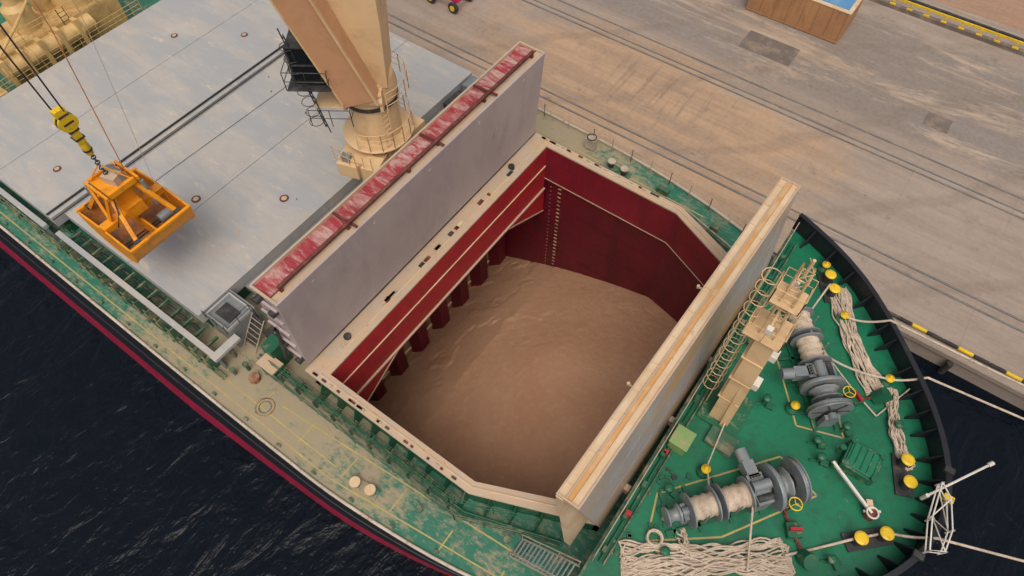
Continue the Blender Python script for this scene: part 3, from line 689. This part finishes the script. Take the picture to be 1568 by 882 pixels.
rope('mooring_line',[(18.6,5.7,4.3),(18.9,8.7,3.7)]); rope('mooring_line',[(20.0,4.2,4.4),(22.9,5.2,3.6),(24.4,5.9,4.3),(60,17,-4.0)],.06,.3)
rope('mooring_line',[(22.4,-4.8,3.2),(24.7,-2.3,3.6),(25.4,-1.6,3.6),(26.9,-1.0,4.3),(60,14.9,-4.)],.06,.3)
rope('mooring_line',[(20.1,7.5,3.5),(22.0,7.9,4.3),(60,17.2,-4.1)],.06,.4)
rope('mooring_line',[(18.1,-3.6,3.5),(17.7,.2,3.4)],.035); rope('mooring_line',[(18.2,-3.6,3.5),(18.9,-5.2,4.3)],.045)
rope('mooring_line',[(19.0,5.0,4.5),(23.4,3.4,3.2),(24.2,5.6,3.3)],.04,.2)
W=M()
fr=[(26.2,1.1),(26.7,.6),(27.1,-.6),(27.1,-1.6),(26.6,-1.9),(26.3,-.6)]
for dz in(0,.35):
    W.tube([(x,y,4.5+dz) for x,y in fr+fr[:1]],.035,m_white)
for k,(x,y) in enumerate(fr): W.tube([(x,y,4.3),(x+.05,y,4.9)],.035,m_white)
W.tube([(26.2,1.1,4.5),(27.1,-.6,4.5),(26.3,-.6,4.85),(27.1,-1.6,4.85)],.03,m_white); W.tube([(26.6,-1.9,4.5),(26.3,-.6,4.5),(26.7,.6,4.85)],.03,m_white)
W.obj('bow_pipe_frame')
W=M(); W.cyl((26.0,.4,4.4),(27.6,3.0,5.0),.05,m_white); W.cyl((27.5,2.85,4.97),(27.62,3.04,5.03),.09,m_white); W.cyl((26.0,.4,4.0),(26.0,.4,4.5),.08,m_white); W.obj('jack_staff')
# ------------------------------------------------------------------ crane
Cr=M(); cx,cy=-4.7,1.3
Cr.lathe((cx,cy,0),(0,0,1),[(0,1.7),(3,1.6),(5.2,1.5),(6.6,1.25),(9.3,1.25)],m_cream,32)
Cr.lathe((cx,cy,9.3),(0,0,1),[(0,1.3),(.0,1.4),(.25,1.4),(.25,1.3)],m_dark,32)
Cr.lathe((cx,cy,9.55),(0,0,1),[(0,1.38),(.5,1.42),(1.2,1.3)],m_cream,32)
Cr.box((cx+.2,cy-1.5,6.0),(2.4,1.5,1.0),m_cream,.3); Cr.box((cx-.2,cy-2.2,5.9),(1.2,.9,.9),m_cream,.3); Cr.box((cx,cy+1.5,6.2),(2.6,1.4,.8),m_cream)
Cr.box((cx+1.2,cy-1.9,6.2),(.9,1.0,1.0),m_cream,.3); Cr.box((cx-.3,cy-2.3,6.55),(.5,.4,.4),m_grey,.3)
Cr.railing([(cx-.9,cy-2.6,6.4),(cx+.6,cy-2.5,6.5),(cx+1.6,cy-2.3,6.7)],.9,m_cream,.5,.02,2,.025)
Cr.lathe((cx,cy,7.0),(0,0,1),[(0,1.25),(0,1.9),(.08,1.9),(.08,1.25)],m_cream,28)
rp=[(cx+1.85*math.cos(a),cy+1.85*math.sin(a),7.08) for a in [math.radians(q) for q in range(-80,200,20)]]
Cr.railing(rp,1.1,m_cream,.7,.022,3,.028)
rp=[(cx+1.95*math.cos(a),cy+1.95*math.sin(a),9.6) for a in [math.radians(q) for q in range(-20,120,20)]]
Cr.railing(rp,1.1,m_cream,.6,.022,3,.028)
for k in range(9):
    a=math.radians(-60+k*20); Cr.beam((cx+1.2*math.cos(a),cy+1.2*math.sin(a),6.2),(cx+1.85*math.cos(a),cy+1.85*math.sin(a),7.0),.06,.1,m_cream)
d1=V((.811,.585,0)); d2=V((-.585,.811,0))
def qd(cn,a,b_,z): return [cn+d1*sx*a+d2*sy*b_+V((0,0,z)) for sx,sy in((-1,-1),(1,-1),(1,1),(-1,1))]
c0=V((cx,cy,0))
vs=qd(c0+d1*.15,1.0,1.0,10.6)+qd(c0+d1*.2,1.2,1.2,14)+qd(c0+d1*.2,1.4,1.3,24)
Cr.add(vs,[(0,1,2,3)]+[(k*4+i,k*4+(i+1)%4,(k+1)*4+(i+1)%4,(k+1)*4+i) for k in(0,1) for i in range(4)]+[(11,10,9,8)],m_cream)
tip=V((-11.5,-9.6,54)); piv=V((cx+.75,cy-1.2,10.4))
Cr.beam(piv,tip,1.7,1.0,m_jib,1.1,.8,up=(.585,-.811,0))
for o in(-.82,.82): Cr.beam(piv+d1*o-d2*.55,tip+d1*o*.6-d2*.4,.08,.14,m_cream,up=(.585,-.811,0))
Cr.cyl(piv-d1*1.0+V((0,0,-.2)),piv+d1*1.0+V((0,0,-.2)),.3,m_cream)
for o in(-.9,.9): Cr.box(piv+d1*o+d2*.4+V((0,0,-.3)),(.15,1.2,1.0),m_cream,math.atan2(.585,.811))
cb=c0+V((-1.0,-2.3,0))+V((0,0,12.6))
Cr.box(cb,(1.2,1.2,1.8),m_glass,.6)
for dz in(-.93,.93,0): Cr.box(cb+V((0,0,dz)),(1.32,1.32,.08),m_dark,.6)
for sx in(-1,1):
    for sy in(-1,1):
        o=Matrix.Rotation(.6,3,'Z')@V((sx*.63,sy*.63,0)); Cr.cyl(cb+o+V((0,0,-1.)),cb+o+V((0,0,1.)),.05,m_dark,n=5)
a=1.0
fr=[cb+Matrix.Rotation(.6,3,'Z')@V((sx*a,sy*a,-1.1)) for sx,sy in((-1,-1),(1,-1),(1,1),(-1,1),(-1,-1))]
Cr.railing(fr,1.0,m_dark,.8,.025,2,.025)
Cr.box(cb+V((0,0,-1.12)),(2.0,2.0,.06),m_dark,.6)
lb=cb+V((-.3,-.7,0))
Cr.ladder(lb+V((.5,.5,-4.2)),lb+V((0,0,1.6)),.5,(1,-.3,0),m_dark)
for k in range(8): Cr.ring(lb+V((.35-.05*k,.1,-3.4+k*.6)),.36,.022,m_dark,10)
fr2=[p+V((0.3,.5,-2.4)) for p in fr[:4]]; Cr.railing(fr2,1.0,m_dark,.8,.025,2,.025)
Cr.box((cb.x+.3,cb.y+.5,10.05),(1.5,1.5,.05),m_cream,.6)
Cr.ladder((cx+1.45,cy-.6,6.5),(cx+1.4,cy-.6,9.4),.5,(0,1,0),m_cream)
Cr.obj('deck_crane',bev=.02)
# ------------------------------------------------------------------ grab
Gb=M(); gc=V((-11.5,-9.7,5.9))
prof=[(.05,-1.35),(.5,-1.36),(.9,-1.3),(1.3,-1.16),(1.6,-.95),(1.87,-.65),(2.05,-.3),(2.15,.35)]
hy=1.75
for s in(-1,1):
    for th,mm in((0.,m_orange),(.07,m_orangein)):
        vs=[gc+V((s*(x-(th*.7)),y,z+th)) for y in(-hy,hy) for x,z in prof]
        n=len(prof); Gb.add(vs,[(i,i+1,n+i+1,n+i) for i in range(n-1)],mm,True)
    Gb.beam(gc+V((s*2.15,-hy-.05,.38)),gc+V((s*2.15,hy+.05,.38)),.16,.16,m_orange)
    Gb.beam(gc+V((s*.1,-hy,-1.35)),gc+V((s*.1,hy,-1.35)),.12,.2,m_dark)
    for y in(-hy,-.05,hy):
        pl=[(x,z) for x,z in prof]+[(.25,.5)]
        if y==-.05: pl=[(x,z) for x,z in prof[:6]]+[(1.9,-.1),(.3,-.1)]
        for e in(-.04,.04):
            Gb.add([gc+V((s*x,y+e,z)) for x,z in pl],[tuple(range(len(pl)))],m_orange)
        for (x,z),(x2,z2) in zip(pl,pl[1:]+pl[:1]): Gb.beam(gc+V((s*x,y,z)),gc+V((s*x2,y,z2)),.1,.08,m_orange)
    for y in(-1.2,1.2):
        Gb.beam(gc+V((s*1.9,y,.35)),gc+V((s*.45,y*.5,2.3)),.2,.18,m_orange)
        Gb.cyl(gc+V((s*1.95,y-.15,.42)),gc+V((s*1.95,y+.15,.42)),.14,m_dark)
Gb.beam(gc+V((0,-hy,.45)),gc+V((0,hy,.45)),.5,.35,m_orange)
Gb.box(gc+V((0,0,.9)),(1.5,.9,.7),m_orange); Gb.box(gc+V((0,0,1.7)),(.6,.9,1.1),m_orange)
Gb.box(gc+V((0,0,2.35)),(1.5,1.4,.3),m_orange)
Gb.box(gc+V((.15,.1,2.72)),(.75,.6,.5),m_coamt,.3); Gb.cyl(gc+V((-.5,.3,2.7)),gc+V((.5,.3,2.7)),.28,m_grey)
Gb.beam(gc+V((-.8,-.7,2.5)),gc+V((-.8,.7,2.5)),.14,.3,m_orange); Gb.beam(gc+V((.8,-.7,2.5)),gc+V((.8,.7,2.5)),.14,.3,m_orange)
for y in(-.85,.85): Gb.beam(gc+V((-.9,y,2.5)),gc+V((.9,y,2.5)),.12,.2,m_orange); Gb.beam(gc+V((-.7,y,2.4)),gc+V((0,y*1.4,.6)),.14,.14,m_orange); Gb.beam(gc+V((.7,y,2.4)),gc+V((0,y*1.4,.6)),.14,.14,m_orange)
Gb.cyl(gc+V((.9,.9,.6)),gc+V((.9,.9,2.3)),.1,m_grey); Gb.cyl(gc+V((-.9,-.9,.6)),gc+V((-.9,-.9,2.3)),.1,m_grey)
Gb.cyl(gc+V((1.0,.5,-.2)),gc+V((1.0,1.3,-.2)),.25,m_grey)
Gb.tube([gc+V((.6,-.5,2.4)),gc+V((1.1,-.9,1.7)),gc+V((.7,-1.2,.7))],.04,m_dark); Gb.tube([gc+V((-.5,.5,2.4)),gc+V((-1.2,.8,1.6)),gc+V((-.8,1.1,.7))],.04,m_dark)
for a_,b2 in (((-.7,-.6),(-.1,0)),((.7,.6),(.1,0))): Gb.tube([gc+V((*a_,2.6)),gc+V((*b2,3.6))],.04,m_orange)
for k in range(9): Gb.ring(gc+V((0,0,2.9+.17*k)),.1,.035,m_dark,10,(1,0,0) if k%2 else (0,1,0))
Gb.obj('grab_bucket',bev=.012)
Hk=M(); q=gc+V((0,0,4.35))
Hk.lathe(q,(0,0,1),[(-.1,.08),(0,.16),(.5,.2),(.9,.15)],m_yel,14); Hk.lathe(q,(0,0,1),[(.2,.21),(.3,.21)],m_dark,14)
for s in(-.14,0,.14): Hk.lathe(q+V((s-.05,0,1.9)),(1,0,0),[(0,.42),(.10,.42)],m_yel if s else m_dark,24)
Hk.box(q+V((0,0,1.3)),(.36,.34,1.1),m_yel)
for z in(1.0,1.45,1.9,2.3): Hk.box(q+V((0,0,z)),(.42,.46,.09),m_dark)
Hk.box(q+V((0,0,2.4)),(.34,.5,.4),m_yel)
Hk.obj('crane_hook_block',bev=.01)
W=M()
for s in((-.15,-.15),(.15,.15)): W.tube([gc+V((s[0],s[1],6.8)),gc+V((s[0]*3,s[1]*3,32))],.035,m_cable)
W.tube([gc+V((.5,.6,2.6)),gc+V((.3,1.6,10)),gc+V((.2,2.5,32))],.025,m_ocable); W.tube([gc+V((1.2,1.2,1.6)),gc+V((1.0,2.6,10)),gc+V((.8,4.6,32))],.012,m_rail)
W.obj('hoist_cable')
# ------------------------------------------------------------------ top-left machinery
Y=M()
Y.bx(-36.5,-33.2,-6.0,3.0,0,3.0,m_ycream)
Y.cyl((-33.0,-6.5,2.2),(-33.0,.5,2.2),.6,m_ycream,n=20); Y.lathe((-35.2,1,0),(0,0,1),[(0,1.7),(5,1.6),(9,1.5)],m_ycream,24); Y.lathe((-34.6,-3,3.0),(0,0,1),[(0,.9),(1.6,.9),(1.9,.5),(2.6,.5)],m_ycream,20)
for k in range(4): Y.lathe((-33.0,-6.3+k*1.9,2.2),(0,1,0),[(0,.7),(.12,.7)],m_ycream,20)
for k in range(5): Y.box((-32.6,-6.3+k*1.4,2.0),(.5,.3,2.4),m_ycream)
for k in range(3): Y.box((-35.5,-5+2.*k,3.5),(1.2,.9,1.0+.3*k),m_ycream,.2*k)
Y.railing([(-33.2,-6.2,3.0),(-33.2,3,3.0)],1.,m_ycream,.7); Y.railing([(-33.2,-6.2,3.0),(-36.5,-6.2,3.0)],1.,m_ycream,.7); Y.railing([(-32.4,-8.5,1.2),(-32.4,4,1.2)],1.,m_ycream,.7); Y.box((-33,-8,.8),(1.8,1.6,1.4),m_ycream); Y.box((-35,-8.5,1.2),(1.2,1.6,2.4),m_grey)
Y.box((-34.2,-7.2,3.4),(.8,.9,.9),m_dark); Y.tube([(-32.5,-8,2.4),(-33.,-4,4.4),(-35,-1,5)],.1,m_ycream); Y.ladder((-32.9,-1,.2),(-33.1,-1,4),.5,(0,1,0),m_dark)
Y.obj('aft_crane_machinery',bev=.03)
# ------------------------------------------------------------------ quay
ZQ=-4.6
Q=M(); Q.add([(-1500,15.1,ZQ),(1500,15.1,ZQ),(1500,2500,ZQ),(-1500,2500,ZQ)],[(0,1,2,3)],m_quay)
Q.add([(-1500,15.1,ZQ),(1500,15.1,ZQ),(1500,15.1,-16),(-1500,15.1,-16)],[(3,2,1,0)],m_quay); Q.obj('quay_ground')
Q=M(); Q.bx(-200,200,14.95,15.6,ZQ-.25,ZQ+.14,m_quay)
Q.obj('quay_kerb',bev=.03)
Q=M(); x=-60
k=0
while x<90:
    Q.box((x,15.75,ZQ+.22),(.9,.2,.16),m_yel if k%3==0 else m_rubber); x+=.95; k+=1
Q.obj('quay_edge_guard',bev=.02)
Q=M(); x=-60
while x<90: Q.cyl((x,14.75,-6.3),(x,14.8,-4.9),.2,m_rubber); x+=5.5
Q.bx(34,60,14.0,14.95,-7.5,-5.5,m_quay); Q.obj('quay_fender')
def rails(name,ys):
    Q=M()
    for y in ys:
        Q.bx(-300,300,y-.10,y+.10,ZQ-.05,ZQ+.008,m_rsteel); Q.bx(-300,300,y-.03,y+.03,ZQ,ZQ+.03,m_grey)
    Q.obj(name)
rails('crane_rail',(19.5,)); rails('crane_rail',(20.3,)); rails('crane_rail',(29.1,29.7)); rails('crane_rail',(31.0,))
Q=M(); Q.box((6.4,36,ZQ+.006),(4.6,2.6,.008),m_patch,.0); Q.obj('asphalt_patch')
Q=M(); Q.box((20.9,35.3,ZQ+.006),(1.9,1.7,.008),m_patch,.0); Q.obj('asphalt_patch')
Q=M(); x0,x1,y0,y1=2.4,10.9,39.8,44
Q.bx(x0,x1,y0,y1,ZQ,ZQ+2.9,m_ply); Q.bx(x0-.05,x1+.05,y0-.05,y1+.05,ZQ+2.9,ZQ+2.98,m_gold); Q.bx(x0+.3,x1-.3,y0+.35,y1-.3,ZQ+2.98,ZQ+3.05,m_blue)
for k in range(8): Q.bx(x0+.1+k*1.18,x0+.22+k*1.18,y0-.06,y0,ZQ,ZQ+2.85,m_ply)
Q.bx(x0,x1,y0-.09,y0-.065,ZQ+.1,ZQ+.25,m_ply); Q.obj('cargo_crate',bev=.02)
Q=M()
Q.bx(8,60,47.6,48.0,ZQ,ZQ+.35,m_patch); Q.beam((8,48.1,ZQ+.75),(60,48.1,ZQ+.75),.12,.18,m_yel)
for k in range(35): Q.box((8.5+k*1.5,48.1,ZQ+.4),(.16,.2,.8),m_yel); Q.box((8.5+k*1.5,47.7,ZQ+.4),(.5,.15,.12),m_yel)
Q.beam((8,49.6,ZQ+.12),(60,49.6,ZQ+.12),.25,.24,m_dark)
Q.obj('yellow_crash_barrier')
Q=M(); px,py=-20.0,24.2
Q.box((px,py,ZQ+1.1),(3.2,.25,.3),m_pink); Q.box((px,py+1.6,ZQ+1.1),(3.2,.25,.3),m_pink); Q.box((px+1.5,py+.8,ZQ+1.1),(.3,1.8,.3),m_pink); Q.box((px-1.5,py+.8,ZQ+1.5),(.8,1.8,1.2),m_pink)
for sx in(-1.3,1.3):
    for yy in(-.3,1.9): Q.cyl((px+sx,py+yy-.15,ZQ+.5),(px+sx,py+yy+.15,ZQ+.5),.5,m_dark); Q.cyl((px+sx,py+yy-.2,ZQ+.5),(px+sx,py+yy+.2,ZQ+.5),.25,m_yel)
Q.beam((px+1.4,py,ZQ+1.2),(px+1.4,py+.2,ZQ+2.6),.15,.15,m_pink); Q.obj('towed_trailer',bev=.01)
# ------------------------------------------------------------------ water
W=M(); zw=-6
def wq(a,b_,c_,d_): W.add([(a,c_,zw),(b_,c_,zw),(b_,d_,zw),(a,d_,zw)],[(0,1,2,3)],m_water)
wq(-1500,1500,-2500,-11); wq(15.2,1500,-11,15.15); wq(-1500,15.2,11,15.15); wq(-1500,-58,-11,11)
W.obj('water')
# ------------------------------------------------------------------ camera, light
th=math.radians(57.8); az=math.radians(54.2)
Fh=V((-math.cos(az),math.sin(az),0)); Rr=V((Fh.y,-Fh.x,0))
fw=Fh*math.cos(th)+V((0,0,-math.sin(th))); up=Rr.cross(fw)
cam=bpy.data.cameras.new('camera'); co=bpy.data.objects.new('camera',cam); S.collection.objects.link(co); S.camera=co
mt=Matrix((Rr,up,-fw)).transposed().to_4x4(); mt.translation=V((16.2,-15.5,32)); co.matrix_world=mt
cam.sensor_width=36; cam.lens=36*1000/1568; cam.clip_end=6000; cam.clip_start=.1
az_s=math.radians(-55); el=math.radians(62)
sd=V((math.cos(el)*math.cos(az_s),math.cos(el)*math.sin(az_s),math.sin(el)))
sl=bpy.data.lights.new('sun','SUN'); sl.energy=1.45; sl.angle=math.radians(50); sl.color=(1,.88,.74)
so=bpy.data.objects.new('sun',sl); S.collection.objects.link(so); so.rotation_euler=sd.to_track_quat('Z','Y').to_euler(); so.location=(0,0,60)
w=bpy.data.worlds.new('World'); S.world=w; w.use_nodes=True; nt=w.node_tree; bg=nt.nodes['Background']
sk=nt.nodes.new('ShaderNodeTexSky'); sk.sky_type='NISHITA'; sk.sun_disc=False; sk.sun_elevation=el; sk.sun_rotation=math.pi/2-az_s
sk.air_density=1.; sk.dust_density=5.; sk.ozone_density=.3
hs=nt.nodes.new('ShaderNodeHueSaturation'); hs.inputs['Saturation'].default_value=.35; L(nt,sk.outputs[0],hs.inputs['Color'])
L(nt,mixc(nt,1.,hs.outputs[0],(1.,.95,.91),'MULTIPLY'),bg.inputs[0]); bg.inputs[1].default_value=.12
S.view_settings.view_transform='Standard'; S.view_settings.look='None'; S.view_settings.exposure=0
